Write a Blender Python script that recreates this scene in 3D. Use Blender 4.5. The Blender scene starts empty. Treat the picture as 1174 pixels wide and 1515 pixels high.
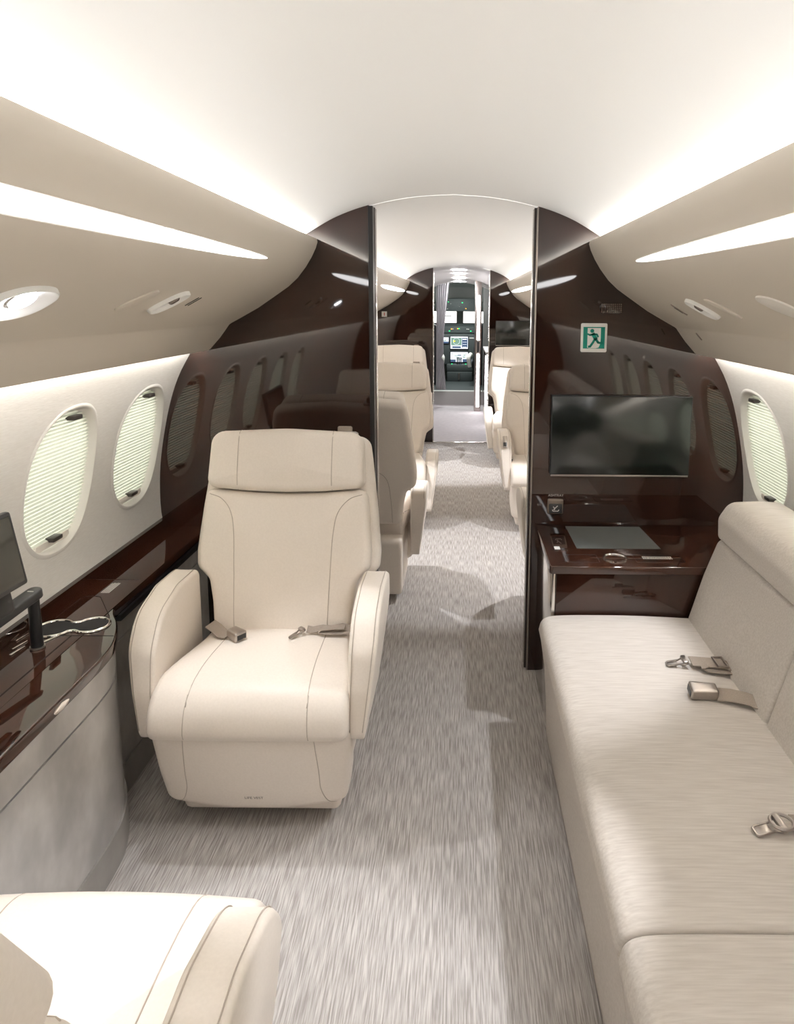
import bpy, bmesh, math, random
import numpy as np
from mathutils import Vector, Matrix
from mathutils.bvhtree import BVHTree
random.seed(7)
R = math.radians
SC = bpy.context.scene
COL = SC.collection

# ------------------------------------------------------------------ materials
def new_mat(name):
    m = bpy.data.materials.new(name); m.use_nodes = True
    nt = m.node_tree
    return m, nt, nt.nodes['Principled BSDF'] if 'Principled BSDF' in nt.nodes else None

def pm(name, col, rough=.5, metal=0., spec=.5, coat=0., emit=None, es=0., ior=1.5):
    m, nt, b = new_mat(name)
    b.inputs['Base Color'].default_value = (*col, 1)
    b.inputs['Roughness'].default_value = rough
    b.inputs['Metallic'].default_value = metal
    b.inputs['Specular IOR Level'].default_value = spec
    b.inputs['IOR'].default_value = ior
    b.inputs['Coat Weight'].default_value = coat
    if emit:
        b.inputs['Emission Color'].default_value = (*emit, 1)
        b.inputs['Emission Strength'].default_value = es
    return m

def node(nt, typ, **kw):
    n = nt.nodes.new(typ)
    for k, v in kw.items(): setattr(n, k, v)
    return n

def textured(name, c0, c1, scale=(1, 1, 1), nscale=5., detail=4., rough=.5, lo=.3, hi=.7, bump=0., bdist=.001, spec=.5, ior=1.5, c2=None, nscale2=2., scale2=(1, 1, 1)):
    m, nt, b = new_mat(name)
    tc = node(nt, 'ShaderNodeTexCoord'); mp = node(nt, 'ShaderNodeMapping')
    mp.inputs['Scale'].default_value = scale
    nt.links.new(tc.outputs['Object'], mp.inputs['Vector'])
    nz = node(nt, 'ShaderNodeTexNoise'); nz.inputs['Scale'].default_value = nscale; nz.inputs['Detail'].default_value = detail
    nt.links.new(mp.outputs['Vector'], nz.inputs['Vector'])
    cr = node(nt, 'ShaderNodeValToRGB')
    cr.color_ramp.elements[0].position = lo; cr.color_ramp.elements[0].color = (*c0, 1)
    cr.color_ramp.elements[1].position = hi; cr.color_ramp.elements[1].color = (*c1, 1)
    nt.links.new(nz.outputs['Fac'], cr.inputs['Fac'])
    out = cr.outputs['Color']
    if c2:
        mp2 = node(nt, 'ShaderNodeMapping'); mp2.inputs['Scale'].default_value = scale2
        nt.links.new(tc.outputs['Object'], mp2.inputs['Vector'])
        n2 = node(nt, 'ShaderNodeTexNoise'); n2.inputs['Scale'].default_value = nscale2; n2.inputs['Detail'].default_value = 3
        nt.links.new(mp2.outputs['Vector'], n2.inputs['Vector'])
        mx = node(nt, 'ShaderNodeMix', data_type='RGBA', blend_type='MIX')
        r2 = node(nt, 'ShaderNodeMapRange'); r2.inputs[1].default_value = .42; r2.inputs[2].default_value = .68; r2.inputs[4].default_value = .65
        nt.links.new(n2.outputs['Fac'], r2.inputs[0]); nt.links.new(r2.outputs[0], mx.inputs[0])
        nt.links.new(out, mx.inputs[6]); mx.inputs[7].default_value = (*c2, 1)
        out = mx.outputs[2]
    nt.links.new(out, b.inputs['Base Color'])
    b.inputs['Roughness'].default_value = rough; b.inputs['Specular IOR Level'].default_value = spec; b.inputs['IOR'].default_value = ior
    if bump:
        bp = node(nt, 'ShaderNodeBump'); bp.inputs['Strength'].default_value = bump; bp.inputs['Distance'].default_value = bdist
        nt.links.new(nz.outputs['Fac'], bp.inputs['Height']); nt.links.new(bp.outputs['Normal'], b.inputs['Normal'])
    return m

def emis(name, col, s):
    m = bpy.data.materials.new(name); m.use_nodes = True; nt = m.node_tree
    nt.nodes.clear()
    e = node(nt, 'ShaderNodeEmission'); o = node(nt, 'ShaderNodeOutputMaterial')
    e.inputs[0].default_value = (*col, 1); e.inputs[1].default_value = s
    nt.links.new(e.outputs[0], o.inputs[0])
    return m

STRIP_E, COVE_E, WASH_E = 6.4, 15.5, 42.
M = {}
M['leather'] = textured('cream leather', (.755, .685, .61), (.79, .72, .645), nscale=180, detail=2, rough=.42, bump=.08, bdist=.0006, spec=.35)
M['stitch'] = pm('leather seam', (.47, .405, .34), .6)
M['liner'] = pm('headliner cream', (.90, .89, .855), .55, spec=.3)
M['valance'] = pm('valance cream', (.66, .60, .52), .5, spec=.3)
M['wall'] = textured('woven wall cloth', (.81, .79, .75), (.87, .855, .82), scale=(1, 6, 60), nscale=6, detail=4, rough=.7, bump=.35, bdist=.0015, spec=.2)
M['carpet'] = textured('ribbed carpet', (.29, .265, .245), (.51, .48, .455), scale=(40, 1.6, 1), nscale=7, detail=3, rough=.95, bump=.6, bdist=.004, spec=.1, lo=.37, hi=.64)
M['sofa'] = textured('linen sofa cloth', (.50, .455, .412), (.60, .558, .512), scale=(3, 50, 50), nscale=4, detail=6, rough=.75, bump=.25, bdist=.001, spec=.25)
M['sofaseam'] = pm('sofa seam', (.22, .19, .16), .8)
M['wood'] = textured('dark gloss wood', (.013, .0055, .0038), (.036, .013, .0075), scale=(1, 1, .25), nscale=7, detail=5, rough=.035, spec=.5, ior=1.70)
M['woodtop'] = textured('brown gloss wood', (.018, .0072, .0046), (.046, .0155, .008), scale=(1, .2, 1), nscale=9, detail=5, rough=.03, spec=.5, ior=1.70)
M['stone'] = textured('grey mottled veneer', (.35, .335, .32), (.60, .58, .56), scale=(1.1, 1.1, .8), nscale=7, detail=6, rough=.28, spec=.4, c2=(.27, .26, .245), nscale2=4.5, scale2=(1.5, 1.5, 1.))
M['chrome'] = pm('polished chrome', (.78, .76, .73), .12, 1.)
M['steel'] = pm('brushed steel', (.42, .38, .35), .32, 1.)
M['bronze'] = pm('bronze plate', (.30, .25, .21), .35, .8)
M['black'] = pm('black plastic', (.012, .012, .013), .35)
M['grey'] = pm('dark grey plastic', (.028, .028, .030), .4)
M['gap'] = pm('shadow gap', (.006, .005, .005), .8)
M['screen'] = pm('display glass', (.006, .010, .008), .16, spec=.6, ior=1.7)
M['slatemat'] = pm('matt slate', (.10, .105, .10), .55)
M['web'] = textured('taupe belt webbing', (.26, .215, .175), (.34, .285, .24), scale=(60, 60, 60), nscale=9, rough=.7)
M['white'] = pm('white plastic', (.80, .79, .76), .4)
M['green'] = pm('exit green', (.0, .27, .20), .5)
M['print'] = pm('pale print', (.62, .61, .58), .6)
M['dprint'] = pm('dark print', (.08, .065, .055), .6)
M['red'] = pm('red print', (.5, .03, .02), .5)
M['vest'] = textured('vestibule floor', (.62, .57, .58), (.70, .65, .66), nscale=20, rough=.7)
M['rim'] = pm('window rim', (.83, .81, .77), .6)
M['toe'] = textured('grey toe board', (.27, .255, .235), (.36, .345, .32), nscale=8, rough=.4)
M['latch'] = pm('dark latch', (.07, .06, .055), .35, .4)
M['cream'] = pm('recess cream', (.80, .76, .70), .4)
M['curtain'] = pm('grey curtain cloth', (.54, .53, .545), .8)
M['riser'] = pm('pale step riser', (.62, .61, .585), .6)
M['cockpit'] = pm('cockpit grey trim', (.30, .32, .30), .6)
M['panel'] = pm('cockpit panel', (.055, .065, .065), .6)
M['brown'] = pm('brown leather wall', (.20, .055, .02), .5)
M['fleece'] = textured('white fleece', (.62, .60, .55), (.8, .78, .73), nscale=90, rough=.95, bump=.6, bdist=.006)
M['strip'] = emis('lit strip diffuser', (1, .985, .985), STRIP_E)
M['strip2'] = emis('lit cool strip', (.99, .97, 1), 100.)
M['tube'] = emis('light tube', (1, .94, .97), 16.)
M['cove'] = emis('cove lamp', (.985, .985, 1), COVE_E)
M['wash'] = emis('wall wash lamp', (1, .985, .97), WASH_E)
M['lens'] = emis('reading lamp lens', (.95, .96, 1), 25.)
M['dimlens'] = pm('unlit lens', (.32, .28, .25), .12, .6)
M['sgreen'] = emis('green lamp', (.02, 1, .25), 1.6)
M['samber'] = emis('amber lamp', (1, .45, .05), 1.6)
M['dmap'] = emis('display map', (.16, .26, .20), 1.)
M['dwhite'] = emis('display white', (.78, .84, .95), 1.)
M['dblue'] = emis('display blue', (.05, .08, .14), 1.)
M['dyel'] = emis('display yellow', (.8, .7, .05), 1.)

# shade: cloth that daylight shines through
def shade_mat():
    m, nt, b = new_mat('pleated shade cloth')
    b.inputs['Base Color'].default_value = (.78, .775, .70, 1); b.inputs['Roughness'].default_value = .9
    t = node(nt, 'ShaderNodeBsdfTranslucent'); t.inputs[0].default_value = (.84, .86, .76, 1)
    mx = node(nt, 'ShaderNodeMixShader'); mx.inputs[0].default_value = .42
    o = [n for n in nt.nodes if n.type == 'OUTPUT_MATERIAL'][0]
    nt.links.new(b.outputs[0], mx.inputs[1]); nt.links.new(t.outputs[0], mx.inputs[2]); nt.links.new(mx.outputs[0], o.inputs[0])
    return m
M['shade'] = shade_mat()
M['fold'] = pm('darkened shade fold', (.66, .67, .60), .9)  # doubled cloth, opaque and darkened to put pleat shading into the colour

# ------------------------------------------------------------------ mesh helpers
class MB:
    """collects geometry for one mesh object"""
    def __init__(s): s.v = []; s.f = []; s.mi = []; s.mats = []
    def slot(s, m):
        if m not in s.mats: s.mats.append(m)
        return s.mats.index(m)
    def add(s, v, f, m):
        k = len(s.v); i = s.slot(m)
        s.v += [tuple(float(c) for c in p) for p in v]
        s.f += [tuple(k + j for j in q) for q in f]; s.mi += [i] * len(f)
        return s
    def bvh(s): return BVHTree.FromPolygons([Vector(p) for p in s.v], s.f)
    def build(s, name, parent=None, angle=40, fix=True):
        me = bpy.data.meshes.new(name)
        me.from_pydata(s.v, [], s.f)
        for m in s.mats: me.materials.append(M[m])
        me.polygons.foreach_set('material_index', s.mi)
        me.update()
        if fix:
            bm = bmesh.new(); bm.from_mesh(me); bmesh.ops.recalc_face_normals(bm, faces=bm.faces); bm.to_mesh(me); bm.free()
        me.polygons.foreach_set('use_smooth', [True] * len(me.polygons))
        if angle: me.set_sharp_from_angle(angle=R(angle))
        o = bpy.data.objects.new(name, me); COL.objects.link(o)
        if parent: o.parent = parent
        return o

def tag(o, label, cat, group=None):
    o['label'] = label; o['category'] = cat
    if group: o['group'] = group
    return o
def struct(o): o['kind'] = 'structure'; return o
def empty(name, loc=(0, 0, 0), rz=0.):
    o = bpy.data.objects.new(name, None); COL.objects.link(o)
    o.location = loc; o.rotation_euler = (0, 0, rz); o.empty_display_size = .1
    return o
def thing(name, label, cat, loc=(0, 0, 0), rz=0., group=None): return tag(empty(name, loc, rz), label, cat, group)

def fillet(poly, rad, seg=5):
    """round every corner of a polygon; rad is one radius or one per corner"""
    n = len(poly); out = []
    rs = rad if isinstance(rad, (list, tuple)) else [rad] * n
    for i in range(n):
        p = np.array(poly[i], float); a = np.array(poly[i - 1], float) - p; b = np.array(poly[(i + 1) % n], float) - p
        la, lb = np.linalg.norm(a), np.linalg.norm(b); a /= la; b /= lb
        ang = math.acos(max(-1, min(1, a @ b))); r = rs[i]
        if r <= 0 or ang > math.pi - .02: out.append(tuple(p)); continue
        d = min(r / math.tan(ang / 2), la * .48, lb * .48); r = d * math.tan(ang / 2)
        bis = (a + b); bis /= np.linalg.norm(bis); c = p + bis * (r / math.sin(ang / 2))
        s, e = p + a * d - c, p + b * d - c
        a0 = math.atan2(s[1], s[0]); a1 = math.atan2(e[1], e[0]); da = (a1 - a0 + math.pi) % (2 * math.pi) - math.pi
        for k in range(seg + 1):
            t = a0 + da * k / seg; out.append((c[0] + r * math.cos(t), c[1] + r * math.sin(t)))
    return out
def dense(poly, step):
    out = []
    for i in range(len(poly)):
        a = np.array(poly[i]); b = np.array(poly[(i + 1) % len(poly)]); n = max(1, int(math.ceil(np.linalg.norm(b - a) / step)))
        for k in range(n): out.append(tuple(a + (b - a) * k / n))
    return out
def area2(p): return sum(p[i - 1][0] * p[i][1] - p[i][0] * p[i - 1][1] for i in range(len(p)))

def pad(mb, outline, half, r, mapf, mat, nr=4, ni=4, ns=2, dome=0., dome_back=0., step=.03):
    """upholstered slab: an outline thickened to +-half with rounded rims of radius r and domed faces"""
    P = dense(outline, step)
    if area2(P) < 0: P = P[::-1]
    P = np.array(P); n = len(P)
    e = np.roll(P, -1, 0) - np.roll(P, 1, 0); e /= np.linalg.norm(e, axis=1)[:, None] + 1e-12
    N = np.stack([-e[:, 1], e[:, 0]], 1)
    rings = []
    c0 = P.mean(0); Pin = P + N * r; c0 = Pin.mean(0)
    for k in range(1, ni + 1):
        s = k / ni
        rings.append((c0 + (Pin - c0) * s, -half - dome_back * (1 - s ** 2)))
    for k in range(nr - 1, -1, -1):
        ph = k / nr * math.pi / 2
        rings.append((P + N * r * (1 - math.cos(ph)), -(half - r + r * math.sin(ph))))
    for k in range(1, ns):
        rings.append((P, -(half - r) + 2 * (half - r) * k / ns))
    for k in range(0, nr):
        ph = k / nr * math.pi / 2
        rings.append((P + N * r * (1 - math.cos(ph)), half - r + r * math.sin(ph)))
    for k in range(ni, 0, -1):
        s = k / ni
        rings.append((c0 + (Pin - c0) * s, half + dome * (1 - s ** 2)))
    v = [mapf(c0[0], c0[1], -half - dome_back)]
    for pts, c in rings: v += [mapf(p[0], p[1], c) for p in pts]
    v.append(mapf(c0[0], c0[1], half + dome))
    f = [(0, 1 + (j + 1) % n, 1 + j) for j in range(n)]
    for i in range(len(rings) - 1):
        for j in range(n):
            a, b = 1 + i * n + j, 1 + i * n + (j + 1) % n
            f.append((a, b, b + n, a + n))
    k = 1 + (len(rings) - 1) * n; last = len(v) - 1
    f += [(k + j, k + (j + 1) % n, last) for j in range(n)]
    mb.add(v, f, mat)
    return mb

def tube(mb, pts, r, mat, seg=6, close=False):
    P = [Vector(p) for p in pts]; n = len(P)
    if n < 2: return mb
    rr = r if isinstance(r, (list, tuple)) else [r] * n
    v = []; up = None
    for i in range(n):
        t = (P[(i + 1) % n] - P[i - 1]) if close else (P[min(i + 1, n - 1)] - P[max(i - 1, 0)])
        t.normalize()
        if up is None: up = Vector((0, 0, 1)) if abs(t.z) < .9 else Vector((1, 0, 0))
        s = t.cross(up); s.normalize(); up = s.cross(t)
        for k in range(seg):
            a = 2 * math.pi * k / seg; v.append(P[i] + (s * math.cos(a) + up * math.sin(a)) * rr[i])
    f = []
    for i in range(n if close else n - 1):
        for k in range(seg):
            a, b = i * seg + k, i * seg + (k + 1) % seg; q = ((i + 1) % n) * seg
            f.append((a, b, q + (k + 1) % seg, q + k))
    if not close: f += [tuple(range(seg))[::-1], tuple((n - 1) * seg + k for k in range(seg))]
    return mb.add(v, f, mat)

def box(mb, lo, hi, mat, bev=0., seg=2, mtx=None):
    bm = bmesh.new(); bmesh.ops.create_cube(bm, size=1)
    for w in bm.verts: w.co = Vector([lo[i] + (w.co[i] + .5) * (hi[i] - lo[i]) for i in range(3)])
    if bev: bmesh.ops.bevel(bm, geom=bm.edges[:], offset=min(bev, .49 * min(hi[i] - lo[i] for i in range(3))), segments=seg, profile=.5, affect='EDGES')
    bm.verts.index_update()
    v = [(mtx @ w.co) if mtx else w.co.copy() for w in bm.verts]; f = [tuple(w.index for w in q.verts) for q in bm.faces]
    bm.free(); return mb.add(v, f, mat)

def prism(mb, poly, mapf, c0, c1, mat, hole=None):
    """flat polygon thickened from c0 to c1"""
    n = len(poly)
    v = [mapf(p[0], p[1], c0) for p in poly] + [mapf(p[0], p[1], c1) for p in poly]
    f = [tuple(range(n))[::-1], tuple(range(n, 2 * n))] + [(i, (i + 1) % n, n + (i + 1) % n, n + i) for i in range(n)]
    return mb.add(v, f, mat)

def ribbon(mb, pts, side, w, t, mat):
    P = [Vector(p) for p in pts]; S = Vector(side).normalized(); v = []
    for i in range(len(P)):
        tg = (P[min(i + 1, len(P) - 1)] - P[max(i - 1, 0)]).normalized(); nn = S.cross(tg).normalized()
        for a, b in ((-1, -1), (1, -1), (1, 1), (-1, 1)): v.append(P[i] + S * (w / 2 * a) + nn * (t / 2 * b))
    f = []
    for i in range(len(P) - 1):
        for k in range(4): f.append((i * 4 + k, i * 4 + (k + 1) % 4, i * 4 + 4 + (k + 1) % 4, i * 4 + 4 + k))
    f += [(3, 2, 1, 0), tuple((len(P) - 1) * 4 + k for k in range(4))]
    return mb.add(v, f, mat)

def lathe(mb, prof, c, mat, seg=32, close=False):
    v = []; f = []; n = len(prof)
    for k in range(seg):
        a = 2 * math.pi * k / seg
        v += [(c[0] + p[0] * math.cos(a), c[1] + p[0] * math.sin(a), c[2] + p[1]) for p in prof]
    for k in range(seg):
        for i in range(n - 1):
            a = k * n + i; b = ((k + 1) % seg) * n + i; f.append((a, b, b + 1, a + 1))
    return mb.add(v, f, mat)

def seam(mb, bvh, pts, direction, r=.0014, mat='stitch', back=.4, lift=.0):
    """a stitched line laid on the surface: points are cast along direction"""
    d = Vector(direction).normalized(); out = []
    for p in pts:
        o = Vector(p) - d * back
        hit = bvh.ray_cast(o, d)
        if hit[0] is not None: out.append(hit[0] - d * lift)
    if len(out) > 1: tube(mb, out, r, mat, seg=5)
    return mb

def text_geo(s, size):
    cu = bpy.data.curves.new('t', 'FONT'); cu.body = s; cu.size = size; cu.align_x = 'CENTER'; cu.align_y = 'CENTER'
    o = bpy.data.objects.new('t', cu); COL.objects.link(o)
    dg = bpy.context.evaluated_depsgraph_get(); ev = o.evaluated_get(dg); me = ev.to_mesh()
    v = [tuple(p.co) for p in me.vertices]; f = [tuple(p.vertices) for p in me.polygons]
    ev.to_mesh_clear(); bpy.data.objects.remove(o); bpy.data.curves.remove(cu)
    return v, f

def interp(pts, n):
    """Catmull-Rom through pts"""
    P = [np.array(p, float) for p in pts]; P = [2 * P[0] - P[1]] + P + [2 * P[-1] - P[-2]]; out = []
    for i in range(1, len(P) - 2):
        for k in range(n):
            t = k / n
            out.append(tuple(.5 * ((2 * P[i]) + (-P[i - 1] + P[i + 1]) * t + (2 * P[i - 1] - 5 * P[i] + 4 * P[i + 1] - P[i + 2]) * t * t + (-P[i - 1] + 3 * P[i] - 3 * P[i + 1] + P[i + 2]) * t ** 3)))
    out.append(tuple(P[-2])); return out

# ------------------------------------------------------------------ cabin shell
YB, YF, YR = 2.69, 7.50, -2.185         # near bulkhead, forward bulkhead, rear wall
WALLP = [(1.0, 0), (1.09, .3), (1.14, .60), (1.149, .705), (1.138, .868), (1.10, 1.056), (1.055, 1.19), (1.0, 1.29), (.955, 1.37)]
CEILP = [(.955, 1.37), (.87, 1.50), (.74, 1.62), (.62, 1.69), (.525, 1.748), (.43, 1.80), (.31, 1.842), (.155, 1.873), (0, 1.884)]
WC = interp(WALLP, 8)
_wz = np.array([p[1] for p in WC]); _wx = np.array([p[0] for p in WC])
def wallx(z): return float(np.interp(z, _wz, _wx))
CC = interp(CEILP, 6)
ZW0, ZW1 = .70, 1.25
WIN_A, WIN_B, WIN_Z = .172, .208, .966
def superell(t, a, b, ex=2.35):
    c, s = math.cos(t), math.sin(t)
    return (a * math.copysign(abs(c) ** (2 / ex), c), b * math.copysign(abs(s) ** (2 / ex), s))

def wall_strip(mb, sx, y0, y1, zs, ny):
    v = []; f = []
    for i in range(ny + 1):
        for z in zs: v.append((sx * wallx(z), y0 + (y1 - y0) * i / ny, z))
    n = len(zs)
    for i in range(ny):
        for j in range(n - 1): f.append((i * n + j, i * n + j + 1, i * n + n + j + 1, i * n + n + j))
    mb.add(v, f, 'wall')

def wall_cell(mb, sx, yc, y0, y1, hole):
    if not hole:
        wall_strip(mb, sx, y0, y1, list(np.linspace(ZW0, ZW1, 14)), 2); return
    n = 96; rings = []
    for k in range(n):
        t = 2 * math.pi * k / n; ey, ez = superell(t, WIN_A + .012, WIN_B + .012)
        # matching point on the rectangle
        dy, dz = math.cos(t), math.sin(t) * 1.15
        hy = (y1 - yc) if dy > 0 else (yc - y0); hz = (ZW1 - WIN_Z) if dz > 0 else (WIN_Z - ZW0)
        s = min(hy / abs(dy) if abs(dy) > 1e-6 else 9, hz / abs(dz) if abs(dz) > 1e-6 else 9)
        rings.append(((ey, ez), (dy * s, dz * s)))
    # corners snap
    for cy in (y1 - yc, y0 - yc):
        for cz in (ZW1 - WIN_Z, ZW0 - WIN_Z):
            k = min(range(n), key=lambda i: (rings[i][1][0] - cy) ** 2 + (rings[i][1][1] - cz) ** 2)
            rings[k] = (rings[k][0], (cy, cz))
    v = []; f = []; nr = 5
    for (e, q) in rings:
        for j in range(nr + 1):
            t = j / nr; y = e[0] + (q[0] - e[0]) * t; z = e[1] + (q[1] - e[1]) * t
            v.append((sx * wallx(WIN_Z + z), yc + y, WIN_Z + z))
    for k in range(n):
        for j in range(nr):
            a = k * (nr + 1) + j; b = ((k + 1) % n) * (nr + 1) + j; f.append((a, b, b + 1, a + 1))
    mb.add(v, f, 'wall')

WY = [2.47 - .49 * k for k in range(10)]
NWIN = 5
def near_wall(sx, name):
    mb = MB()
    wall_strip(mb, sx, YR, YB, list(np.linspace(0, ZW0, 16)), 4)
    wall_strip(mb, sx, YR, YB, list(np.linspace(ZW1, 1.37, 6)), 4)
    for k, yc in enumerate(WY): wall_cell(mb, sx, yc, yc - .245, min(yc + .245, YB), k < NWIN)
    return struct(mb.build(name, fix=False, angle=0))
near_wall(-1, 'wall_left'); near_wall(1, 'wall_right')
for sx, nm in ((-1, 'wall_left_forward'), (1, 'wall_right_forward')):
    mb = MB(); wall_strip(mb, sx, YB + .04, YF, list(np.linspace(0, 1.37, 26)), 3); struct(mb.build(nm, fix=False, angle=0))

def ceiling(y0, y1, name):
    pts = [(-x, z) for x, z in CC] + [(x, z) for x, z in CC[::-1]][1:]
    mb = MB(); v = []; f = []; n = len(pts); ny = 4
    for i in range(ny + 1):
        for x, z in pts: v.append((x, y0 + (y1 - y0) * i / ny, z))
    for i in range(ny):
        for j in range(n - 1): f.append((i * n + j, i * n + j + 1, i * n + n + j + 1, i * n + n + j))
    mb.add(v, f, 'liner')
    return struct(mb.build(name, fix=False, angle=0))
ceiling(YR, YB + .02, 'ceiling'); ceiling(YB + .024, YF, 'ceiling_forward')

mb = MB(); box(mb, (-1.05, YR, -.03), (1.05, YF - .03, 0), 'carpet'); struct(mb.build('floor'))
mb = MB(); box(mb, (-.60, YF - .03, -.03), (.60, 10.35, .0), 'vest'); struct(mb.build('floor_vestibule'))
mb = MB(); box(mb, (-.26, YF - .045, -.004), (.32, YF - .02, .006), 'chrome', .002); struct(mb.build('trim_1'))

# rear wall (behind the viewer, mirrored in the gloss wood)
def shell_outline(): return [(-x, z) for x, z in WC] + [(-x, z) for x, z in CC][1:] + [(x, z) for x, z in CC[::-1]][1:] + [(x, z) for x, z in WC[::-1]][1:]
mb = MB(); prism(mb, shell_outline(), lambda a, b, c: (a, c, b), YR - .04, YR, 'wood'); struct(mb.build('wall_back'))

# ------------------------------------------------------------------ windows
def window(n, sx, yc):
    e = struct(empty('window_%d' % n, (sx * wallx(WIN_Z), yc, WIN_Z)))
    ox, oz = e.location.x, WIN_Z
    N = 72
    prof = [(.016, 0), (.010, .0035), (.004, .0025), (.0, -.003), (-.003, -.012), (-.006, -.020), (-.009, -.032)]   # (outset, towards cabin)
    mb = MB(); v = []; f = []
    for k in range(N):
        t = 2 * math.pi * k / N
        for (d, h) in prof:
            y, z = superell(t, WIN_A + d, WIN_B + d)
            v.append((sx * (wallx(WIN_Z + z) - h) - ox, y, z))
    m = len(prof)
    for k in range(N):
        for j in range(m - 1):
            a = k * m + j; b = ((k + 1) % N) * m + j; f.append((a, b, b + 1, a + 1))
    mb.add(v, f, 'rim'); mb.build('window_frame', e)
    mb = MB(); np_ = 36; a_, b_ = WIN_A - .004, WIN_B - .004
    def row(z, dp):
        q = max(0., 1 - (abs(z) / b_) ** 2.35); y = a_ * q ** (1 / 2.35); x = sx * (wallx(WIN_Z + z) + dp) - ox
        return [(x, -y, z), (x, y, z)]
    for i in range(np_):        # a broad face and a narrow doubled fold, darkened to paint pleat shading
        z0 = -b_ + 2 * b_ * i / np_; h = 2 * b_ / np_
        mb.add(row(z0, .024) + row(z0 + h * .74, .016), [(0, 1, 3, 2)], 'shade')
        mb.add(row(z0 + h * .74, .016) + row(z0 + h, .024), [(0, 1, 3, 2)], 'fold')
    mb.build('pleated_shade', e, angle=5)
    for zz, yy in ((b_ - .022, .02), (-b_ + .030, 0)):
        mb = MB(); x = sx * (wallx(WIN_Z + zz) + .010) - ox
        box(mb, (x - .014, yy - .024, zz - .007), (x + .014, yy + .024, zz + .007), 'latch', .004); mb.build('shade_latch', e)
    mb = MB(); zz = -b_ + .012
    box(mb, (sx * (wallx(WIN_Z + zz) + .018) - ox - .006, -.085, zz - .004), (sx * (wallx(WIN_Z + zz) + .018) - ox + .006, .085, zz + .018), 'cream', .003); mb.build('shade_rail', e)
    return e
wn = 1
for sx in (-1, 1):
    for yc in WY[:NWIN]: window(wn, sx, yc); wn += 1

# ------------------------------------------------------------------ valances and their lamps
VF = [(.509, 1.716), (.507, 1.705), (.514, 1.683), (.53, 1.65), (.553, 1.613), (.585, 1.572), (.62, 1.540), (.663, 1.510), (.736, 1.460), (.80, 1.424), (.842, 1.401), (.849, 1.396), (.865, 1.374), (.887, 1.345), (.925, 1.303), (.932, 1.298)]
VBK = [(.938, 1.304), (.928, 1.330), (.905, 1.385), (.85, 1.455), (.76, 1.525), (.66, 1.59), (.60, 1.635), (.560, 1.680), (.538, 1.704), (.518, 1.7165)]
_vz = np.array([p[1] for p in VF][::-1]); _vx = np.array([p[0] for p in VF][::-1])
def vx(z): return float(np.interp(z, _vz, _vx))
def vnorm(z):
    d = .012; a = np.array([vx(z - d), z - d]); b = np.array([vx(z + d), z + d]); t = b - a; t /= np.linalg.norm(t)
    n = np.array([-t[1], t[0]])
    return n if n[0] < 0 else -n       # towards the aisle
def on_val(sx, y, z, off=0.):
    n = vnorm(z); return (sx * (vx(z) + n[0] * off), y, z + n[1] * off)

trim_no = [2]
def valance(sx, y0, y1):
    mb = MB(); pts = VF + VBK; n = len(pts)
    v = [(sx * x, y, z) for y in (y0, y1) for x, z in pts]
    f = [(i, (i + 1) % n, n + (i + 1) % n, n + i) for i in range(n)] + [tuple(range(n)), tuple(range(n, 2 * n))]
    mb.add(v, f, 'valance')
    o = struct(mb.build('trim_%d' % trim_no[0], angle=30)); trim_no[0] += 1
    mb = MB(); mb.add([(sx * .552, y0 + .01, 1.694), (sx * .552, y1 - .01, 1.694), (sx * .556, y1 - .01, 1.722), (sx * .556, y0 + .01, 1.722)], [(0, 1, 2, 3)], 'cove'); mb.build('cove_lamp', o, fix=False)
    mb = MB(); mb.add([(sx * .938, y0 + .01, 1.338), (sx * .938, y1 - .01, 1.338), (sx * .931, y1 - .01, 1.356), (sx * .931, y0 + .01, 1.356)], [(0, 1, 2, 3)], 'wash'); mb.build('wall_wash_lamp', o, fix=False)
    return o
for sx in (-1, 1): valance(sx, YR, YB)
for sx in (-1, 1): valance(sx, YB + .04, YF)

def strip_light(sx, ya, yb, hmax, label, group):
    t = thing('strip_light', label, 'light', (sx * vx(1.615), (ya + yb) / 2, 1.615), group=group)
    o = Vector(t.location); L = yb - ya; n = 60
    top = []; bot = []
    for i in range(n + 1):
        s = i / n; y = ya + L * s
        w = (1 - abs(2 * s - 1) ** 3.2) ** .6
        top.append((y, 1.613 + .010 * w)); bot.append((y, 1.613 - (hmax - .010) * w - .0005))
    for nm, off0, off1, mat, grow in (('bezel', -.002, .0015, 'cream', .003), ('diffuser', -.001, .003, 'strip', 0)):
        mb = MB(); v = []; f = []
        for i in range(n + 1):
            g = grow
            for (y, z), sg in ((top[i], 1), (bot[i], -1)):
                yy = o.y + (y - o.y) * (1 + g * 1.5)
                for off in (off0, off1): v.append(Vector(on_val(sx, yy, z + sg * g, off)) - o)
        for i in range(n):
            a = i * 4; b = a + 4
            f += [(a, b, b + 1, a + 1), (a + 1, b + 1, b + 3, a + 3), (a + 3, b + 3, b + 2, a + 2), (a + 2, b + 2, b, a)]
        f += [(0, 1, 3, 2), (n * 4, n * 4 + 2, n * 4 + 3, n * 4 + 1)]
        mb.add(v, f, mat); mb.build(nm, t)
    return t
strip_light(-1, -1.9, 2.15, .029, 'long white lens-shaped light strip on the near left overhead panel', 'cabin light strips')
strip_light(1, -1.9, 2.14, .029, 'long white lens-shaped light strip on the near right overhead panel', 'cabin light strips')
strip_light(-1, 5.2, 7.38, .026, 'small far light strip on the left overhead panel of the forward cabin', 'cabin light strips')
strip_light(1, 5.2, 7.30, .026, 'small far light strip on the right overhead panel of the forward cabin', 'cabin light strips')

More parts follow.
